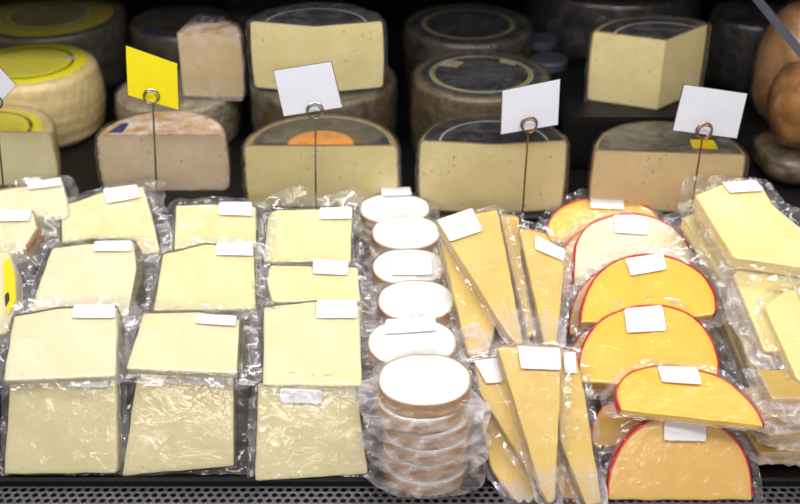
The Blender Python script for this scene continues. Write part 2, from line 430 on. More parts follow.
SEED = [0]
def package(name, label, cat, Mx, local, tb, tt, mat, group=None, rind=None, rind_mat=None, rth=0.002,
            corner=0.0022, margins=(.012, .012, .008, .012), stickers=(), wrap='film_loose', face_wrap='film_tight',
            amp=0.0045, up=0.0, bev=0.0012, step=0.004, extra=None, tip=0, rtop=0.0003):
    SEED[0] += 1; sd = SEED[0]*7.31
    if area2(local) < 0: local = local[::-1]
    p = resample(round_poly(local, corner) if corner else [Vector(q) for q in local], 0.003)
    vs = [q.y for q in p]; v0, v1 = min(vs), max(vs)
    tk = lambda v: tb+(tt-tb)*max(0, min(1, (v-v0)/(v1-v0)))
    root = thing(name, label, cat, Mx, group)
    mesh_obj('cheese_body', slab_mesh(p, tk, sd, bev=bev), mat, root)
    if rind:
        mesh_obj('wax_rind' if 'wax' in rind_mat else 'rind', rind_mesh(p, tk, rind, rth, seed=sd, top=rtop), rind_mat, root)
    if wrap:
        bm, N = film_mesh(p, tk, margins, sd, amp=amp, up=up, step=step, base=0.0008+(rth*1.3 if rind else 0))
        o = mesh_obj('plastic_wrap', bm, wrap, root, smooth=50, recalc=False)
        o.data.materials.append(M[face_wrap]); o.data.materials.append(M['film_milky'])
        nf = len(o.data.polygons)
        for i, f in enumerate(o.data.polygons):
            if i < N*(6 if rind_mat == 'wax_red' else 5) or i == nf-1: f.material_index = 1
            if tip and f.center.y < v0+(v1-v0)*tip: f.material_index = 2
    for st in stickers:
        q = [Vector(s) for s in st]
        if area2(q) < 0: q = q[::-1]
        q = resample(round_poly(q, 0.0006, 2), 0.004)
        bm = bmesh.new(); cc = centroid(q)
        def zz(pt): return 0.0034+0.0012*noise.noise((pt.x*30, pt.y*30, sd))
        for rr in (0,):
            a = [bm.verts.new((*pt, zz(pt)+0.0004)) for pt in q]; b = [bm.verts.new((*pt, zz(pt))) for pt in q]
            k = len(q)
            for i in range(k): bm.faces.new((a[i], a[(i+1) % k], b[(i+1) % k], b[i]))
            ca, cb = bm.verts.new((*cc, zz(cc)+0.0004)), bm.verts.new((*cc, zz(cc)))
            for i in range(k): bm.faces.new((ca, a[i], a[(i+1) % k])); bm.faces.new((cb, b[(i+1) % k], b[i]))
        mesh_obj('price_sticker', bm, 'sticker', root, smooth=30)
    if extra: extra(root, p, tk)
    return root

def px_package(name, label, cat, poly, anchor, tilt, tb, tt, mat, stickers=(), roll=0, yaw=0, sink=0, **kw):
    kind, ax, ay, val = anchor
    A = hit_y(ax, ay, val) if kind == 'y' else hit_z(ax, ay, val)
    Mx = face_frame(A, tilt, roll, yaw, sink)
    loc = project(Mx, poly)
    Ms = Mx @ Matrix.Translation((0, 0, 0.003))
    st = [project(Ms, s) for s in stickers]
    return package(name, label, cat, Mx, loc, tb, tt, mat, stickers=st, **kw), Mx, loc

# ------------------------------------------------------------------ setting
bm = bmesh.new(); bm_box(bm, -1.3, 1.3, -0.25, 1.5, -0.10, -0.06)
o = mesh_obj('floor', bm, 'black_matte', smooth=0); o['kind'] = 'structure'
bm = bmesh.new(); bm_box(bm, -1.3, 1.3, 1.42, 1.46, -0.06, 1.3)
o = mesh_obj('wall_back', bm, 'wall', smooth=0); o['kind'] = 'structure'
for s, nm in ((-1, 'wall_left'), (1, 'wall_right')):
    bm = bmesh.new(); bm_box(bm, s*1.24-0.02, s*1.24+0.02, 0.35, 1.42, -0.06, 0.9)
    o = mesh_obj(nm, bm, 'wall', smooth=0); o['kind'] = 'structure'

bm = bmesh.new(); bm_box(bm, -1.3, 1.3, 0.57, 1.42, 0.48, 0.495)  # unseen shelf above the back, added to shade the far wheels
o = mesh_obj('added_shade_shelf', bm, 'wall', smooth=0); o['kind'] = 'structure'

# stepped black deck (one extruded profile)
prof = [(0.006, -0.012), (0.006, 0.007), (0.0105, 0.0085), (0.0125, 0.004), (0.0425, 0.004), (0.365, deck(0.3649)), (0.365, 0.137), (0.368, 0.14), (1.41, 0.14), (1.41, -0.012)]
bm = bmesh.new()
a = [bm.verts.new((-0.9, y, z)) for y, z in prof]; b = [bm.verts.new((0.9, y, z)) for y, z in prof]
for i in range(len(prof)): bm.faces.new((a[i], a[(i+1) % len(prof)], b[(i+1) % len(prof)], b[i]))
bm.faces.new(a[::-1]); bm.faces.new(b)
tag(mesh_obj('display_deck', bm, 'black', smooth=0), 'glossy black sloping display deck with a raised lip, under all the cheeses', 'display deck')

# perforated metal strip: real staggered holes
def perforated(x0, x1, y0, y1, z, pitch=0.0099, r=0.0034):
    bm = bmesh.new(); rowh = pitch*math.sqrt(3)/2; th = 0.0012
    ny = int((y1-y0)/rowh); nx = int((x1-x0)/pitch); H = 12
    for j in range(ny):
        yc = y1-(j+0.5)*rowh; sh = pitch/2*(j % 2)
        for i in range(nx):
            xc = x0+(i+0.5)*pitch+sh
            outer = []; inner = []; low = []
            for k in range(H):
                t = 2*math.pi*(k+0.5)/H; cx, sy = math.cos(t), math.sin(t)
                s = min((pitch/2)/abs(cx) if abs(cx) > 1e-6 else 9, (rowh/2)/abs(sy) if abs(sy) > 1e-6 else 9)
                outer.append((xc+cx*s, yc+sy*s, z)); inner.append((xc+cx*r, yc+sy*r, z-0.0003)); low.append((xc+cx*r*.93, yc+sy*r*.93, z-th))
            # add square corners
            O = [bm.verts.new(q) for q in outer]; I = [bm.verts.new(q) for q in inner]; W = [bm.verts.new(q) for q in low]
            for k in range(H):
                k2 = (k+1) % H
                bm.faces.new((O[k], O[k2], I[k2], I[k])); bm.faces.new((I[k], I[k2], W[k2], W[k]))
                p, q = outer[k], outer[k2]
                if abs(p[0]-q[0]) > 1e-5 and abs(p[1]-q[1]) > 1e-5:
                    cxn = p[0] if abs(abs(p[0]-xc)-pitch/2) < 1e-5 else q[0]
                    cyn = p[1] if abs(abs(p[1]-yc)-rowh/2) < 1e-5 else q[1]
                    bm.faces.new((O[k], bm.verts.new((cxn, cyn, z)), O[k2]))
    return bm
root = thing('perforated_grille', 'grey perforated metal air grille along the front of the deck', 'grille', Matrix.Translation((0, -0.03, 0)))
bm = perforated(-0.62, 0.62, -0.075, 0.0055, 0)
bmesh.ops.translate(bm, verts=bm.verts[:], vec=(0, 0.03, 0))
mesh_obj('perforated_plate', bm, 'metal', root, smooth=20, recalc=False)
bm = bmesh.new(); bm_box(bm, -0.62, 0.62, -0.045, 0.035, -0.06, -0.012)
mesh_obj('air_duct', bm, 'black_matte', root, smooth=0)

# ------------------------------------------------------------------ cut wheels at the back
def sector(profile, a0, a1, seg=48, disp=None, close=True):
    """closed (r,z) profile swept from a0 to a1 (degrees); caps on the cut faces"""
    bm = bmesh.new(); full = abs((a1-a0)-360) < 1e-6; rings = []
    n = seg if full else seg+1
    for k in range(n):
        t = R(a0+(a1-a0)*k/seg); rg = []
        for r, z in profile:
            rr = r+(disp(t, z, r) if disp and r > 0.02 else 0)
            rg.append(bm.verts.new((rr*math.cos(t), rr*math.sin(t), z)))
        rings.append(rg)
    m = len(profile)
    for k in range(seg):
        A, B = rings[k], rings[(k+1) % n]
        for i in range(m if close else m-1):
            j = (i+1) % m
            try: bm.faces.new((A[i], A[j], B[j], B[i]))
            except ValueError: pass
    if not full and close:
        bm.faces.new(rings[0][::-1]); bm.faces.new(rings[-1])
    bmesh.ops.remove_doubles(bm, verts=bm.verts[:], dist=1e-6)
    return bm
def wheel_profile(Rr, H, off=0.0, nz=14, bulge=0.0015, rnd=0.005):
    """outer profile bottom centre -> side -> top centre (open)"""
    out = [(0, -off)]
    for k in range(5):
        t = -math.pi/2+math.pi/2*k/5; out.append((Rr-rnd+math.cos(t)*(rnd+off), rnd+math.sin(t)*(rnd+off)))
    for k in range(nz+1):
        s = k/nz; out.append((Rr+off+bulge*math.sin(math.pi*s), rnd+(H-2*rnd)*s))
    for k in range(1, 6):
        t = math.pi/2*k/5; out.append((Rr-rnd+math.cos(t)*(rnd+off), H-rnd+math.sin(t)*(rnd+off)))
    out.append((Rr*0.6, H+off)); out.append((0, H+off))
    return out
def plait(amp, n=60, bands=9, H=0.1):
    def f(t, z, r):
        b = int(z/H*bands); s = (z/H*bands) % 1
        if z < 0.006 or z > H-0.004: return 0
        return amp*(abs(math.sin(t*n + (b % 2)*1.57))*0.6) - amp*0.8*(1 if s < 0.25 else 0)
    return f
def whole_round(name, label, px, py, z0, y, Rr, H, a0=0, a1=360, yaw=0, paste_mat=None, rind='rind_black',
                 top=None, top_r=None, amp=0.0012, bands=9, wrap='film_back', group=None, by='bottom', cat='cheese', extra=None, rnd=0.005, loc=None, bulge=0.0015, th=0.0016, puff=1.0):
    if loc is None:
        P = hit_y(px, py, y); loc = Vector((P.x, y, z0))
    Mx = Matrix.Translation(loc) @ Matrix.Rotation(R(yaw), 4, 'Z')
    root = thing(name, label, cat, Mx, group)
    seg = max(24, int((a1-a0)/360*160))
    outer = wheel_profile(Rr, H, 0, bulge=bulge, rnd=rnd); inner = wheel_profile(Rr-th, H-2*th, 0, bulge=bulge, rnd=rnd); inner = [(r, z+th) for r, z in inner]
    full = a1-a0 == 360
    dsp = plait(amp, 60, bands, H) if amp else None
    if full:
        mesh_obj('rind', sector(outer, a0, a1, seg, dsp, close=False), rind, root, smooth=50)
    else:
        body = sector([(r*0.999, z) for r, z in inner], a0, a1, seg)
        mesh_obj('cut_paste', body, paste_mat, root, smooth=35)
        shell = outer + inner[::-1]
        mesh_obj('rind', sector(shell, a0, a1, seg, lambda t, z, r: dsp(t, z, r) if dsp and r > Rr-0.001 else 0), rind, root, smooth=50)
    if top:
        tr = top_r or Rr*0.9
        prof = [(0, H+0.0012), (tr*.5, H+0.0014), (tr-0.001, H+0.0012), (tr, H+0.0005), (tr, H-0.0005), (0, H-0.0005)]
        mesh_obj('top_label', sector(prof, a0+(0 if full else .6), a1-(0 if full else .6), seg), top, root, smooth=50)
    if wrap:
        fp = wheel_profile(Rr, H, 0.0035, bulge=bulge, rnd=rnd)
        def fd(t, z, r): return 0.0012*noise.noise((t*14, z*60, px or 1))
        b = sector(fp, a0-(0 if full else 2.2), a1+(0 if full else 2.2), seg, fd, close=not full) if full else sector(fp, a0-2.0, a1+2.0, seg, fd)
        for v in b.verts:
            k = noise.noise(v.co*(45 if puff == 1 else 70) + Vector((px or 0, 0, 0)))*0.0016*puff
            v.co += Vector((v.co.x, v.co.y, 0)).normalized()*k*0.6 + Vector((0, 0, abs(k)))
            if not full:
                v.co.y -= 0.0022
        mesh_obj('plastic_wrap', b, wrap, root, smooth=50)
    if extra: extra(root, Rr, H)
    return root
def blot(root, nm, mat, pts, z, th=0.0008):
    bm = bmesh.new()
    q = [Vector(p) for p in pts]
    if area2(q) < 0: q = q[::-1]
    q = round_poly(q, 0.002, 3)
    a = [bm.verts.new((*p, z+th)) for p in q]; b = [bm.verts.new((*p, z)) for p in q]
    bm.faces.new(a); bm.faces.new(b[::-1])
    for i in range(len(q)): bm.faces.new((a[i], b[i], b[(i+1) % len(q)], a[(i+1) % len(q)]))
    return mesh_obj(nm, bm, mat, root, smooth=0)

BZ = 0.14
# far back row
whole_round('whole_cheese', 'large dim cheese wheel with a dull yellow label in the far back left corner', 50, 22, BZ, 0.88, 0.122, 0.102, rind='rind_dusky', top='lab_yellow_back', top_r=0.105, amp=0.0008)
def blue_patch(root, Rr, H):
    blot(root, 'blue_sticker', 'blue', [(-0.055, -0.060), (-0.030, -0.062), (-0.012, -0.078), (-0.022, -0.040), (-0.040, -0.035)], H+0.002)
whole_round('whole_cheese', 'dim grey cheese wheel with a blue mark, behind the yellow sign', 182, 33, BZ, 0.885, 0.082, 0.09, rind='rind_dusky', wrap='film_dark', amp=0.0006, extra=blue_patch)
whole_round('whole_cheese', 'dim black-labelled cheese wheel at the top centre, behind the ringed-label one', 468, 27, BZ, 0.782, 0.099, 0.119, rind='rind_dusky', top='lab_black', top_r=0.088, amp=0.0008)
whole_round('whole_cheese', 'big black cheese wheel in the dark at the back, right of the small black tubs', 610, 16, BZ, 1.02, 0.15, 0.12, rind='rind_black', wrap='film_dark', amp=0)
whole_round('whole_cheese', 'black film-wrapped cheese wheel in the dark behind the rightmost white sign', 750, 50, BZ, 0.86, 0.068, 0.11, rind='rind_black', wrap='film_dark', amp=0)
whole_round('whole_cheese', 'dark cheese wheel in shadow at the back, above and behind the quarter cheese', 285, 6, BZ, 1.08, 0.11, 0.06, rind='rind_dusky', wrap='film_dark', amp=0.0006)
# second row
def grey_tab(root, Rr, H):
    blot(root, 'grey_sticker', 'film_milky', [(0.046, 0.018), (0.060, 0.012), (0.066, 0.020), (0.052, 0.028)], H+0.002)
whole_round('whole_cheese', 'cream cheese wheel with a bright yellow round label, at the left edge', 30, 70, BZ, 0.648, 0.097, 0.104, rind='rind_cream', top='lab_yellow', top_r=0.083, amp=0.0018, bands=6, wrap='film_tight', extra=grey_tab, rnd=0.013, bulge=0.005)
whole_round('whole_cheese', 'grey textured cheese wheel under the wrapped quarter cheese', 176, 80, BZ, 0.635, 0.088, 0.068, rind='rind_grey', amp=0.002, bands=6)
whole_round('whole_cheese', 'dark olive cheese wheel carrying a cut cheese, behind the left white sign', 324, 90, BZ, 0.605, 0.103, 0.098, rind='rind_brown', amp=0.0018)
def foil_bits(root, Rr, H):
    blot(root, 'foil_tab', 'card', [(-0.060, 0.030), (-0.035, 0.022), (-0.022, 0.040), (-0.045, 0.052)], H+0.002).data.materials[0] = M['rind_grey']
    blot(root, 'foil_tab', 'rind_grey', [(0.028, 0.045), (0.050, 0.030), (0.055, 0.040), (0.034, 0.055)], H+0.002)
whole_round('whole_cheese', 'brown plaited-rind cheese wheel with a black and yellow ringed label, in the middle', 481, 80, BZ, 0.575, 0.096, 0.115, rind='rind_brown', top='lab_black', top_r=0.084, amp=0.0018, extra=foil_bits)
# cheeses standing on others
whole_round('cut_cheese', 'large half cheese with pale cut face, stacked on the dark olive wheel', 318, 97, 0.2435, 0.530, 0.094, 0.098, 14, 166, paste_mat='wheel_paste', rind='rind_black', top='lab_dark', top_r=0.080, amp=0.001)
P = hit_z(184, 96, 0.2135)
whole_round('cut_cheese', 'wrapped quarter of tan cheese beside the yellow sign, on the grey wheel', 0, 0, 0, 0, 0.088, 0.092, 0, 80, loc=Vector((P.x, P.y, 0.2135)), yaw=-4, paste_mat='wheel_tan', rind='rind_mould', wrap='film_loose', amp=0, rnd=0.006, puff=3.5,
    extra=lambda r, Rr, H: [blot(r, 'blue_print', 'blue', [(0.012+i*0.013, 0.052), (0.020+i*0.013, 0.050), (0.021+i*0.013, 0.064), (0.013+i*0.013, 0.066)], H+0.003) for i in range(3)])
# crate and its sector
bm = bmesh.new(); c0 = hit_y(566, 120, 0.50)
bm_box(bm, 0, 0.225, 0, 0.24, 0, 0.078)
bmesh.ops.bevel(bm, geom=bm.edges[:], offset=0.004, segments=2, affect='EDGES')
o = mesh_obj('black_crate', bm, 'black', smooth=30)
o.location = (c0.x, 0.505, BZ); tag(o, 'low glossy black box carrying the cut cheese at upper right', 'box')
P = hit_z(657, 110, 0.2195)
whole_round('cut_cheese', 'black-topped cheese wedge with its corner to the front, on the black box', 0, 0, 0, 0, 0.100, 0.102, 43, 158, puff=1.6, loc=Vector((P.x, P.y, 0.2195)), paste_mat='wheel_paste', rind='rind_pale', top='lab_dark', top_r=0.092, amp=0.0006)
# front half wheels
def yellow_mark(root, Rr, H): pass
whole_round('cut_cheese', 'yellow-labelled half cheese at the left edge, in front of the cream wheel', -8, 183, BZ, 0.455, 0.092, 0.080, 0, 180, yaw=0, paste_mat='manchego', rind='rind_cream', top='lab_yellow', top_r=0.078, amp=0.0008, wrap='film_tight')
whole_round('cut_cheese', 'half cheese with mottled pinkish rind and blue mark, below the yellow sign', 167, 190, BZ, 0.440, 0.0845, 0.083, 0, 180, yaw=1, paste_mat='wheel_grey', rind='rind_mould', amp=0.0015, rnd=0.009, th=0.003,
    extra=lambda r, Rr, H: blot(r, 'blue_sticker', 'blue', [(-0.070, 0.006), (-0.052, 0.004), (-0.048, 0.034), (-0.056, 0.036)], H+0.0005))
whole_round('cut_cheese', 'half cheese with an orange-centred top label, below the left white sign', 323, 207, BZ, 0.390, 0.0985, 0.090, 0, 180, paste_mat='wheel_paste', rind='rind_pale', top='lab_orange', top_r=0.088, amp=0.0016)
whole_round('cut_cheese', 'black-topped half cheese behind the middle white sign, right of centre', 491, 215, BZ, 0.372, 0.0945, 0.100, 7, 173, paste_mat='wheel_paste', rind='rind_pale', top='lab_dark', top_r=0.090, amp=0.0016)
whole_round('cut_cheese', 'half cheese with a smoky top and a small yellow patch, below the rightmost sign', 662, 212, BZ, 0.378, 0.0955, 0.086, 0, 180, yaw=-4, paste_mat='wheel_tan', rind='rind_pale', top='lab_smoke', top_r=0.090, amp=0.0008,
    extra=lambda r, Rr, H: blot(r, 'yellow_patch', 'yellow', [(0.030, 0.008), (0.062, 0.008), (0.060, 0.036), (0.030, 0.036)], H+0.0015))
# small black tubs
for px, py, y, rr, lab in ((549, 58, 0.70, 0.029, 'small round black tub, the nearer of two behind the middle white sign'),
                           (541, 38, 0.79, 0.026, 'small round black tub, the farther of two behind the middle white sign')):
    P = hit_y(px, py, y); h = P.z-BZ
    root = thing('black_tub', lab, 'tub', Matrix.Translation((P.x, y, BZ)), 'small black tubs')
    mesh_obj('tub_body', sector([(0, 0), (rr*.85, 0), (rr*.93, .004), (rr*.96, h-.012), (0, h-.012)], 0, 360, 40), 'black', root)
    mesh_obj('lid', sector([(0, h-.0125), (rr, h-.0125), (rr, h-.002), (rr-.002, h), (rr*.8, h), (rr*.76, h-.001), (0, h-.001)], 0, 360, 40), 'dark_tub', root)

# right edge: wrapped smoked cheeses
def loaf(name, label, loc, sx, sy, sz, mat, rot=0, sd=1):
    root = thing(name, label, 'cheese', Matrix.Translation(loc) @ Matrix.Rotation(R(rot), 4, 'Z'))
    def shape(off, amp):
        bm = bmesh.new(); bmesh.ops.create_uvsphere(bm, u_segments=40, v_segments=24, radius=1)
        for v in bm.verts:
            q = v.co.copy(); k = noise.noise(q*1.6+Vector((sd, 0, 0)))*0.10+noise.noise(q*6+Vector((sd, 3, 0)))*amp
            e = Vector([math.copysign(abs(c)**0.75, c) for c in q])
            e *= 1+k
            v.co = Vector((e.x*(sx+off), e.y*(sy+off), (max(e.z, -0.93)+0.93)*(sz+off)/1.93*2/2))
        return bm
    mesh_obj('cheese_body', shape(0, 0.02), mat, root, smooth=60)
    mesh_obj('plastic_wrap', shape(0.003, 0.09), 'film_dark', root, smooth=60)
    return root
P = hit_y(806, 165, 0.47)
loaf('smoked_cheese', 'dark brown wrapped cheese at the right edge, beneath the orange one', Vector((P.x, 0.50, BZ)), 0.060, 0.06, 0.042, 'rind_brown', 0, 3)
loaf('smoked_cheese', 'orange-brown wrapped smoked cheese at the right edge behind the labelled pale wedge', Vector((P.x+0.004, 0.505, BZ+0.0435)), 0.052, 0.052, 0.105, 'smoked', 0, 5)
P = hit_y(806, 75, 0.66)
loaf('smoked_cheese', 'tan crusty wrapped cheese in the upper right corner under the dark bar', Vector((P.x, 0.68, BZ)), 0.062, 0.06, 0.185, 'crust', 20, 8)
# dark bar
bm = bmesh.new()
a, b = hit_y(748, -12, 0.56), hit_y(812, 66, 0.40)
d = (b-a); up_ = d.cross(Vector((0, 1, 0))).normalized()*0.0055; th = Vector((0, 0.002, 0))
vs = [bm.verts.new(a+s*up_+t*th) for s, t in ((-1, -1), (1, -1), (1, 1), (-1, 1))] + [bm.verts.new(b+s*up_+t*th) for s, t in ((-1, -1), (1, -1), (1, 1), (-1, 1))]
for f in ((0,1,2,3),(7,6,5,4),(0,4,5,1),(1,5,6,2),(2,6,7,3),(3,7,4,0)): bm.faces.new([vs[i] for i in f])
tag(mesh_obj('support_bar', bm, 'dark_tub', smooth=0), 'thin dark metal bar slanting across the upper right corner', 'bar')

# ------------------------------------------------------------------ sign holders
def sign(label, poly, ring, foot, y, mat, wire='steel', rr=8, fy=None):
    fy = fy or y
    F0 = hit_y(foot[0], foot[1], y); zf = deck(y)+0.0003
    base = Vector((F0.x, y, zf))
    root = thing('sign_holder', label, 'sign', Matrix.Translation(base), 'price signs on wire stands')
    C = hit_y(ring[0], ring[1], y-0.004)-base; s = 1/ F * (hit_y(ring[0], ring[1], y)-CAMLOC).dot(FW)
    r = rr*s
    pts = [Vector((0, 0, 0.003)), (C+Vector((0, 0.002, -r)))*0.5, C+Vector((0, 0.002, -r*1.02))]
    low = Vector(pts[0]); hi = Vector(pts[-1])
    pts = [low.lerp(hi, k/8) for k in range(9)]
    n = 22
    for k in range(1, n+1):
        t = -math.pi/2+2*math.pi*k/n*1.05
        pts.append(C+Vector((r*math.cos(t), 0.002-0.006*k/n, r*math.sin(t))))
    bm = bmesh.new(); bm_tube(bm, pts, 0.0012, 8); mesh_obj('wire_stem', bm, wire, root)
    pts = [C+Vector((r*0.86*math.cos(t), -0.0065, r*0.86*math.sin(t))) for t in [-math.pi/2+2*math.pi*k/20*0.9 for k in range(21)]]
    bm = bmesh.new(); bm_tube(bm, pts, 0.0009, 8); mesh_obj('wire_clip', bm, wire, root)
    mesh_obj('base', sector([(0, 0), (0.009, 0), (0.009, 0.002), (0.008, 0.003), (0, 0.003)], 0, 360, 24), wire, root)
    yc = y-0.004+0.0016
    q = [hit_y(a_, b_, yc)-base for a_, b_ in poly]
    for nm, m_, grow, y0, y1 in (('card', mat, 1.0, -0.0006, 0.0006), ('card_backing', 'card_edge', 1.022, 0.0007, 0.0014)):
        bm = bmesh.new(); c = sum(q, Vector())/4
        A = [bm.verts.new(c+(v-c)*grow+Vector((0, y0, 0))) for v in q]; B = [bm.verts.new(c+(v-c)*grow+Vector((0, y1, 0))) for v in q]
        bm.faces.new(A); bm.faces.new(B[::-1])
        for i in range(4): bm.faces.new((A[i], B[i], B[(i+1) % 4], A[(i+1) % 4]))
        mesh_obj(nm, bm, m_, root, smooth=0)
sign('white price card on edge, cut off by the left border', [(15.7, 85), (-8, 60), (-44, 84), (-4, 107)], (-6, 102), (1, 188), 0.375, 'card')
sign('blank yellow price card on a wire stand', [(126, 46), (177, 64), (178.6, 109.5), (128, 95)], (151.6, 96), (155, 190), 0.375, 'card_yellow', rr=7.5)
sign('tilted blank white card on a wire stand, in front of the orange-centred half cheese', [(273.6, 71), (331, 62), (342, 107), (284, 116)], (315, 110), (314, 196), 0.352, 'card')
sign('blank white card on a bronze wire stand, in front of the black-topped half cheese', [(502.6, 91), (560, 79.5), (557.7, 124.5), (501, 134)], (529, 124), (522, 216), 0.352, 'card', 'copper')
sign('blank white card on a leaning wire stand, the rightmost of the signs', [(684, 85), (747, 94), (736.6, 138), (673, 130)], (704, 130), (692, 200), 0.355, 'card', 'copper')

# ------------------------------------------------------------------ leftmost three columns of wedges
up_right = lambda n: n.y > 0.75 or n.x > 0.55
top_only = lambda n: n.y > 0.8
right_only = lambda n: n.x > 0.7
top_left = lambda n: n.y > 0.8 or n.x < -0.7
tl_right = lambda n: n.y > 0.7 or abs(n.x) > 0.75
ORD = {1: 'front', 2: 'second', 3: 'third', 4: 'back'}
CN = {1: 'leftmost full column', 2: 'second full column', 3: 'third column, left of the white cheeses'}
ADJ = {}
def wedge(col, row, poly, ay, stk, mat='manchego', tilt=28, tb=0.010, tt=0.030, rind=top_only, rmat='rind_olive', rth=0.0014, margins=(.010, .016, .008, .012), look='pale yellow', under=2, roll=0, **kw):
    ys = {1: None, 2: 0.055, 3: 0.145, 4: 0.235}
    cx = sum(p[0] for p in poly)/len(poly)
    anchor = ('z', cx, ay, 0.010) if row == 1 else ('y', cx, ay, ys[row])
    lab = f'{look} cheese wedge, {ORD[row]} of the {CN[col]}'
    g = 'wrapped wedges in the left columns'
    root, Mx, loc = px_package('cheese_wedge', lab, 'cheese', poly, anchor, tilt, tb, tt, mat, [stk] if stk else [], rind=rind, rind_mat=rmat, rth=rth, margins=margins, group=g, roll=roll, **kw)
    c = centroid([Vector(q) for q in loc]); vt = max(q.y for q in loc); vb = min(q.y for q in loc)
    for k in range(under):
        rr = random.Random(col*10+row+k)
        M2 = Mx @ Matrix.Translation((rr.uniform(-.004, .004)+(.004 if k % 2 else -.003), 0.003, -(tt+0.004)*(k+1))) @ Matrix.Rotation(R(rr.uniform(-3, 3)), 4, 'Z')
        lo = 0.0 if row > 2 else 0.022*(k+1)
        l2 = [Vector((c.x+(q.x-c.x)*0.97, max(q.y, vb+lo))) for q in loc]
        wz = (M2 @ Vector((c.x, vb, -tt))).z
        if wz < deck((M2 @ Vector((c.x, vb, 0))).y)+0.0: continue
        package('cheese_wedge', f'buried cheese wedge, {"first" if k == 0 else "second"} beneath the {ORD[row]} one of the {CN[col].split(",")[0]}', 'cheese', M2, l2, tt*0.8, tt*0.9, mat, group=g, rind=up_right, rind_mat=rmat, margins=(.012, .012, .003, .006), step=0.006)
    return root
# column one
wedge(1, 4, [(61, 209), (68, 204), (102, 192), (143, 186), (151, 212), (160, 252), (62, 262)], 258, [(103, 189.5), (137, 184.5), (141, 197.5), (107, 203.5)], mat='manchego_yellow', margins=(.006, .02, .006, .010), rind=top_left)
wedge(1, 3, [(31, 312), (38, 288), (52, 248), (90, 243), (134, 243), (137, 268), (128, 316)], 313, [(94.5, 241.5), (132, 240.5), (131.5, 251), (93.5, 251.5)], mat='manchego_pale', rind=up_right, rth=0.0055, margins=(.012, .012, .006, .006))
wedge(1, 2, [(3, 381), (14, 316), (60, 308), (117, 307), (116, 376)], 379, [(74, 305), (115, 305), (115, 318), (72, 318)], mat='manchego_pale')
wedge(1, 1, [(4, 474), (10, 376), (117, 374), (117, 473)], 474, [(68, 374), (109, 374), (109, 387), (68, 387)], tilt=60, tb=0.026, tt=0.012, under=0, rind=None, margins=(.006, .008, .004, .006), look='greenish cream', face_wrap='film_sparkle')
# column two
wedge(2, 4, [(174, 250), (176, 205), (215, 204), (256, 206), (256, 250)], 252, [(219, 202.5), (252, 202.5), (252, 216), (219, 215)], mat='manchego_yellow', face_wrap='film_sparkle', look='crinkle-wrapped', rind=tl_right)
wedge(2, 3, [(153, 311), (163, 254), (205, 244), (254, 247), (256, 309)], 310, [(216.5, 243), (253, 242.5), (253, 256), (215, 255)], mat='manchego_yellow', look='yellow smooth', rind=tl_right)
wedge(2, 2, [(126, 369), (144, 313), (200, 312), (240, 319), (237, 374)], 371, [(197, 313.5), (237, 316), (235, 326), (195, 323)], mat='manchego', look='pale wrapped', rind=up_right, rth=0.0022)
wedge(2, 1, [(122, 476), (138, 370), (234, 372), (234, 466)], 472, [(186, 373), (226, 376), (225, 386), (185, 383)], tilt=60, tb=0.026, tt=0.012, under=0, rind=right_only, margins=(.007, .020, .012, .006), look='greenish shiny', face_wrap='film_sparkle')
# column three
wedge(3, 4, [(263, 262), (268, 216), (276, 210), (352, 208), (351, 262)], 262, [(319.5, 208), (352, 207), (352, 219), (319, 219)], mat='manchego_yellow', look='warm yellow', margins=(.014, .006, .006, .022), up=0.5, rind=tl_right)
wedge(3, 3, [(272, 302), (267, 282), (270, 265), (358, 267), (360, 302)], 304, [(313, 259.5), (348.5, 261), (348, 275), (313, 274)], mat='manchego_yellow', look='partly covered yellow', margins=(.012, .004, .006, .004))
wedge(3, 2, [(263, 385), (264, 307), (314, 301), (359, 305), (362, 386)], 386, [(317, 301), (357, 300), (357, 318), (316, 318)], look='pale squarish')
wedge(3, 1, [(255, 481), (258, 384), (356, 384), (368, 474)], 478, [(280, 388), (322, 390), (322, 403), (281, 402)], tilt=60, tb=0.022, tt=0.012, under=0, rind=None, margins=(.006, .008, .004, .008), look='crinkled cream', face_wrap='film_sparkle')
# pieces at the left border
g = 'wrapped pieces at the left border'
px_package('cheese_wedge', 'low pale cheese piece at the left border, in front of the yellow-labelled half cheese', 'cheese', [(-14, 192), (27, 186), (62, 180), (67, 200), (67, 216), (-14, 219)], ('y', 27, 216, 0.285), 22, 0.02, 0.03, 'manchego_pale', [[(27, 182.5), (61, 177.5), (62, 185.5), (28, 189.5)]], rind=top_only, rind_mat='rind_tan', group=g)
px_package('cheese_wedge', 'buried cheese piece at the left border, beneath the farther of two', 'cheese', [(-14, 214), (27, 212), (62, 212), (56, 232), (40, 238), (-14, 238)], ('y', 27, 236, 0.25), 22, 0.02, 0.03, 'manchego_pale', [], rind=top_only, rind_mat='rind_tan', group=g, sink=0.03)
px_package('cheese_wedge', 'cheese piece with a long white sticker at the left border', 'cheese', [(-14, 214), (33, 212), (37, 228), (22, 252), (-14, 254)], ('y', 10, 252, 0.22), 26, 0.022, 0.03, 'manchego_pale', [[(-12, 210), (32, 210), (29, 221), (-12, 221.5)]], rind=right_only, rind_mat='rind_tan', group=g, margins=(.01, .016, .02, .004))
def ylab(root, p, tk):
    Mx = root.matrix_world @ Matrix.Translation((0, 0, 0.0022))
    q = project(Mx, [(4, 262), (10, 258), (15, 276), (16, 300), (8, 316), (5, 300)])
    blot(root, 'yellow_label', 'yellow', q, 0.0022)
    q = project(Mx, [(5, 296), (9, 292), (10, 300), (6, 308)])
    blot(root, 'dark_print', 'ink', q, 0.0032)
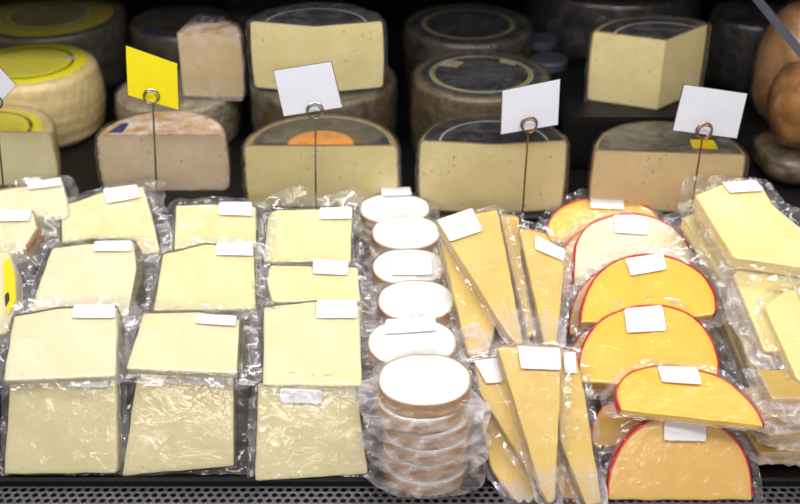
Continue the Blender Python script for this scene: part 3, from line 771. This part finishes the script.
px_package('cheese_wedge', 'cheese with a bright yellow label cut off by the left border', 'cheese', [(-20, 256), (8, 250), (15, 268), (17, 302), (6, 334), (-20, 336)], ('y', 0, 334, 0.12), 30, 0.025, 0.03, 'manchego', [], rind=None, group=g, extra=ylab, margins=(.01, .018, .012, .01))

# ------------------------------------------------------------------ white goat cheeses
allr = lambda n: True
gs = [('back', 394.5, 208, 34.5, 14.5, 0.352, 10, [[(381, 188), (410, 187), (412, 195), (382, 196.5)]]),
      ('fifth', 406, 232, 33.5, 16.5, 0.305, 14, []),
      ('fourth', 409, 266, 36, 17.5, 0.240, 12, [[(390, 256), (431, 258), (433, 275), (391, 275)]]),
      ('third', 416, 300, 37.5, 20, 0.178, 12, []),
      ('second', 412, 342, 43.5, 23.5, 0.105, 12, [[(386, 319), (435, 318), (437, 331), (384, 334)]]),
      ('front', 424.6, 379, 45.5, 25, 0.034, 4, [])]
T = 0.0185
for nm, cx, cy, a, b, y, tilt, st in gs:
    poly = oval(cx, cy, a, b)
    poly = [(x, yy) for x, yy in poly]
    _, Mx, loc = px_package('goat_cheese_slice', f'white oval cheese slice, the {nm} topmost one of the white column' if nm not in ('front', 'back') else f'white oval cheese slice topping the {nm}most stack of the white column', 'cheese', poly, ('y', cx, cy, y), tilt, T, T, 'goat', st,
        rind=allr, rind_mat='rind_goat', rth=0.0008, rtop=-0.0022, corner=0, margins=(.010, .010, .009, .009), group='white oval cheese slices', wrap='film_loose', bev=0.002, amp=0.004)
    A = Mx.translation
    gap = T+0.0028
    cnt = int((A.z-deck(A.y)-T*0.9)/gap) if nm != 'front' else 5
    for k in range(cnt):
        rr = random.Random(int(cx)*7+k)
        z = A.z-gap*(k+1)
        til = tilt*max(0.0, 1-(k+1)/(cnt)) if cnt else 0
        M2 = face_frame(Vector((A.x+rr.uniform(-.004, .004), A.y+rr.uniform(-.003, .003)-(0.004 if nm == 'front' else 0), z)), til, rr.uniform(-2, 2), rr.uniform(-12, 12))
        l2 = [Vector((math.cos(t)*0.0455, math.sin(t)*0.037)) for t in [2*math.pi*q/40 for q in range(40)]]
        if nm != 'front': l2 = [q*0.93 for q in l2]
        cn = ('first', 'second', 'third', 'fourth', 'fifth', 'sixth')[k]
        package('goat_cheese_slice', f'film-wrapped oval slice, {cn} beneath the top of the {nm} white cheese stack', 'cheese', M2, l2, T*0.9, T*0.9, 'goat', rind=allr, rind_mat='rind_goat', rth=0.0008, rtop=-0.0022, corner=0,
            margins=(.016, .016, .013, .010), group='white oval cheese slices', wrap='film_milky', bev=0.002, amp=0.005, step=0.0045)

# ------------------------------------------------------------------ long parmesan wedges
g = 'long hard yellow cheese wedges'
PM = dict(tip=0.24, rind=top_only, rind_mat='rind_tan', rth=0.0014, group=g, corner=0.003)
def parm(label, poly, anchor, tilt, sink, stk=(), T=0.016, mat='parm', **kw):
    k = dict(PM); k.update(kw)
    return px_package('parmesan_wedge', label, 'cheese', poly, anchor, tilt, T, T, mat, stk, sink=sink, **k)
aA = ('y', 520, 345, 0.100)
parm('long yellow wedge with a tilted square white sticker', [(437, 222), (497, 209), (503, 236), (523, 343), (517, 345), (505, 330)], aA, 30, 0, [[(437, 220), (472, 208.5), (483, 230.5), (450, 242)]], margins=(.003, .007, .008, .005), wrap='film_loose')
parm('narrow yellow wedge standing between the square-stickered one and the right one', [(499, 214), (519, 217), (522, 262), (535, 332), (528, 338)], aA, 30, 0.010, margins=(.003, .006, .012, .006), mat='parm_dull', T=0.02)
parm('yellow wedge with a slanted sticker at its upper right corner', [(519, 228), (545, 233), (565, 263), (557, 344), (545, 346)], aA, 30, 0.004, [[(535, 235), (565, 250), (564, 261), (535, 249)]], margins=(.006, .006, .010, .01), wrap='film_loose')
parm('yellow wedge lying under the square-stickered one, its tip to the front', [(441, 240), (500, 290), (498, 318), (488, 356), (468, 356)], aA, 30, 0.020, mat='parm', margins=(.006, .006, .010, .006))
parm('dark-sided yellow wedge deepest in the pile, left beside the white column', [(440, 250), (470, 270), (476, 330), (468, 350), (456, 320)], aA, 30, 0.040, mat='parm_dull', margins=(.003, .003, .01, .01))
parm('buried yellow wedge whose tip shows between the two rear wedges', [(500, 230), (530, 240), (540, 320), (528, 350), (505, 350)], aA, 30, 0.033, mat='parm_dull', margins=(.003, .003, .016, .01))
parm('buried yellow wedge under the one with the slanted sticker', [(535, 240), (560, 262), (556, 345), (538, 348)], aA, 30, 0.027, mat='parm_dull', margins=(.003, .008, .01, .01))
aE = ('z', 550, 503, 0.014)
parm('front yellow wedge with a large white sticker and twisted film tip', [(497, 346), (561, 347), (560, 404), (555, 500), (549, 504), (541, 490)], aE, 42, -0.012, [[(517.6, 346), (560, 348), (561, 370), (521, 368.5)]], T=0.018, margins=(.004, .006, .010, .004))
parm('yellow wedge leaning under the front one, white sticker at upper left', [(474, 362), (502, 357), (516, 392), (541, 478), (535, 480), (480, 394)], aE, 42, 0.008, [[(473.5, 360.5), (496, 358), (503, 382), (486.5, 383.5)]], T=0.014, margins=(.006, .004, .008, .005), wrap='film_loose')
parm('lowest left yellow wedge of the front pile, beside the white stack', [(480, 400), (500, 408), (530, 455), (540, 508), (520, 508), (492, 470), (482, 430)], aE, 42, 0.025, T=0.014, mat='parm', margins=(.004, .004, .006, .005))
parm('yellow wedge behind the front one, sliver of sticker at its right', [(556, 350), (576, 352), (584, 390), (602, 503), (586, 506), (560, 440)], aE, 42, 0.007, [[(563, 352), (575.5, 352), (576.5, 373), (565, 373)]], T=0.018, margins=(.004, .006, .01, .005), mat='parm')
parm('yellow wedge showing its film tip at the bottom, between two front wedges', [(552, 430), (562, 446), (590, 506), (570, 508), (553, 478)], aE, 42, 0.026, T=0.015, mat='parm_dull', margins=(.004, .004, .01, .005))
parm('small cheese end in bunched film just left of the front wedges', [(468, 330), (500, 330), (500, 350), (490, 358), (474, 356)], ('y', 484, 356, 0.108), 30, 0.030, mat='parm', margins=(.01, .01, .01, .01), T=0.02)

# ------------------------------------------------------------------ red-waxed half rounds
wax = lambda n: n.y > -0.55
g = 'red waxed half rounds of yellow cheese'
def edam(label, arc, bottom, anchor, tilt, T, mat, stk, under=0, un='', **kw):
    poly = catmull(arc)+list(bottom)
    k = dict(margins=(.010, .012, .012, .010)); k.update(kw)
    root, Mx, loc = px_package('waxed_half_round', label, 'cheese', poly, anchor, tilt, T*0.85, T, mat, stk, rind=wax, rind_mat='wax_red', rth=0.0020, corner=0.0025, group=g, **k)
    c = centroid([Vector(q) for q in loc])
    for j in range(under):
        M2 = Mx @ Matrix.Translation((-0.006+0.009*(j % 2)-0.004, 0.004, -(T+0.005)*(j+1))) @ Matrix.Rotation(R(4-7*(j % 2)), 4, 'Z')
        package('waxed_half_round', f'{("first","second","third")[j]} waxed half round hidden beneath {un}', 'cheese', M2, loc, T*0.85, T, 'edam_dull', rind=wax, rind_mat='wax_red', rth=0.002, corner=0.0025, group=g, margins=(.016, .016, .006, .006), step=0.006)
edam('farthest red-waxed half round, slim orange face with a small white sticker', [(547, 235), (549, 224), (555, 214), (567, 205), (590, 198.5), (623, 199), (645, 206), (657, 217), (661, 228)], [(660, 240), (600, 247), (550, 240)], ('y', 603, 245, 0.325), 28, 0.018, 'edam', [[(590, 198), (623, 198), (624, 209.7), (590, 208)]])
edam('pale creamy half round with a thin red edge, second from the back', [(574, 285), (575, 262), (578, 241), (590, 225), (612, 216), (632, 214), (651, 217), (675, 229), (687, 246), (691, 262)], [(690, 282), (630, 290)], ('y', 632, 287, 0.236), 28, 0.022, 'edam_pale', [[(613, 215), (649, 217), (648, 234.6), (615, 233)]], 1, 'the pale creamy half round', face_wrap='film_sparkle')
edam('yellow red-waxed half round third from the back, tilted sticker on top', [(581, 322), (583, 307), (588, 292), (599, 274), (620, 260), (649, 255), (677, 260), (702, 275), (713, 293), (715.5, 309)], [(714, 314), (648, 322)], ('y', 648, 320, 0.158), 28, 0.022, 'edam', [[(625, 258.6), (663, 253), (666.6, 269.5), (631, 276)]], 2, 'the third waxed one from the back')
edam('large yellow red-waxed half round in the middle of its column, film folded low', [(580, 382), (580, 360), (588, 337), (605, 318), (632, 308), (650, 306), (670, 307.5), (694, 318), (711, 340), (718, 362)], [(717, 376), (650, 386)], ('y', 650, 383, 0.087), 30, 0.024, 'edam', [[(624, 309), (662, 305), (666.6, 330.6), (627, 333)]], 2, 'the large middle waxed one')
edam('low wide red-waxed half round resting atop the frontmost one', [(621, 409), (617, 392), (626, 376), (645, 368), (668, 366), (690, 369), (721, 378), (744, 396), (757, 412), (764, 426)], [(704, 419), (640, 412)], ('y', 704, 419, 0.010), 12, 0.012, 'edam', [[(657, 366), (697, 368), (702, 385), (662, 382)]], roll=0, margins=(.010, .006, .002, .006))
edam('frontmost red-waxed half round, dull orange face standing on the grille', [(608, 498), (610, 480), (617, 457), (632, 435), (655, 421), (682, 416), (706, 420), (724, 430), (740, 447), (749, 470), (752, 499)], [(752, 500), (608, 500)], ('z', 680, 500, 0.002), 58, 0.022, 'edam_dull', [[(664, 421), (706, 422), (706, 441), (664, 440)]], face_wrap='film_tight', margins=(.010, .008, .004, .006))
P0 = [(590, 440), (596, 412), (612, 400), (640, 398), (668, 404), (690, 430), (690, 440)]
edam('half-hidden waxed half round beneath the low wide one, its red edge at left', [(592, 440), (594, 424), (602, 408), (622, 400), (650, 400), (680, 410), (690, 430)], [(690, 444), (594, 446)], ('y', 640, 444, 0.045), 20, 0.020, 'edam_dull', [], margins=(.016, .006, .010, .006))

# ------------------------------------------------------------------ pale cheese slabs on the right
g = 'pale yellow slabs stacked at the right'
SW = dict(rind=None, group=g, corner=0.003)
_, MS, lS = px_package('cheese_slab', 'pale yellow slab with a white sticker topping the right rear stack', 'cheese', [(695, 195), (722, 184), (762, 186), (773, 205), (797, 225), (830, 243), (830, 272), (790, 266), (734, 258), (726, 246)], ('y', 734, 258, 0.195), 25, 0.020, 0.020, 'swiss', [[(722, 183), (756, 180), (764, 191), (730, 193)]], margins=(.012, .016, .024, .014), amp=0.007, up=0.2, **SW)
for j in range(4):
    M2 = MS @ Matrix.Translation((-0.004*(j % 2)+0.002, 0.002*j, -0.0235*(j+1))) @ Matrix.Rotation(R((-3, 2, -2, 3)[j]), 4, 'Z')
    package('cheese_slab', f'{("first","second","third","fourth")[j]} slab beneath the stickered one on the right rear stack', 'cheese', M2, [Vector(q) for q in lS], 0.019, 0.019, 'swiss', margins=(.018, .010, .014, .008), amp=0.006, rind=None, group=g, step=0.005)
_, M3, l3 = px_package('cheese_slab', 'pale yellow slab topping the right front stack, cut off by the right border', 'cheese', [(764, 306), (785, 291), (840, 284), (850, 400), (797, 380)], ('y', 797, 380, 0.070), 28, 0.018, 0.018, 'swiss', [[(797, 288), (830, 284), (832, 300), (801, 302)]], margins=(.010, .012, .012, .010), **SW)
_, M4, l4 = px_package('cheese_slab', 'pale slab under clear film between the two right stacks', 'cheese', [(733, 274), (745, 264), (840, 268), (840, 350), (765, 352)], ('y', 765, 350, 0.108), 28, 0.018, 0.018, 'swiss', [], margins=(.016, .012, .016, .012), amp=0.007, wrap='film_milky', sink=0.004, **SW)
for j in range(5):
    dx = (0.004, -0.002, 0.003, -0.003, 0.0)[j]
    M2 = M4 @ Matrix.Translation((dx-0.001*j, -0.010*j, -0.0215*(j+1))) @ Matrix.Rotation(R((2, -3, 2, -2, 0)[j]), 4, 'Z')
    if (M2 @ Vector((l4[-1].x, l4[-1].y, -0.018))).z < 0.006: break
    package('cheese_slab', f'{("first","second","third","fourth","fifth")[j]} pale slab beneath the film-covered one, its edge facing the waxed rounds', 'cheese', M2, [Vector(q) for q in l4], 0.017, 0.017, 'swiss', margins=(.016, .010, .014, .008), amp=0.006, rind=None, group=g, step=0.005)
for j in range(4):
    z = 0.008+0.0205*(j+1)
    B = hit_y(762+4*(j % 2), 470, 0.012)
    M2 = face_frame(Vector((B.x+0.004*(j % 2), 0.026+0.006*j, z)), 3, 0, (3, -2, 2, -3)[j])
    package('cheese_slab', f'{("lowest","second lowest","third lowest","fourth lowest")[j]} slab of the film-covered stack in the bottom right corner', 'cheese', M2, [Vector(q) for q in ((0, 0), (0.10, 0), (0.10, 0.05), (-0.006, 0.05))], 0.017, 0.017, 'parm_dull', margins=(.014, .010, .018, .006), amp=0.006, rind=None, group=g, wrap='film_milky', step=0.005)
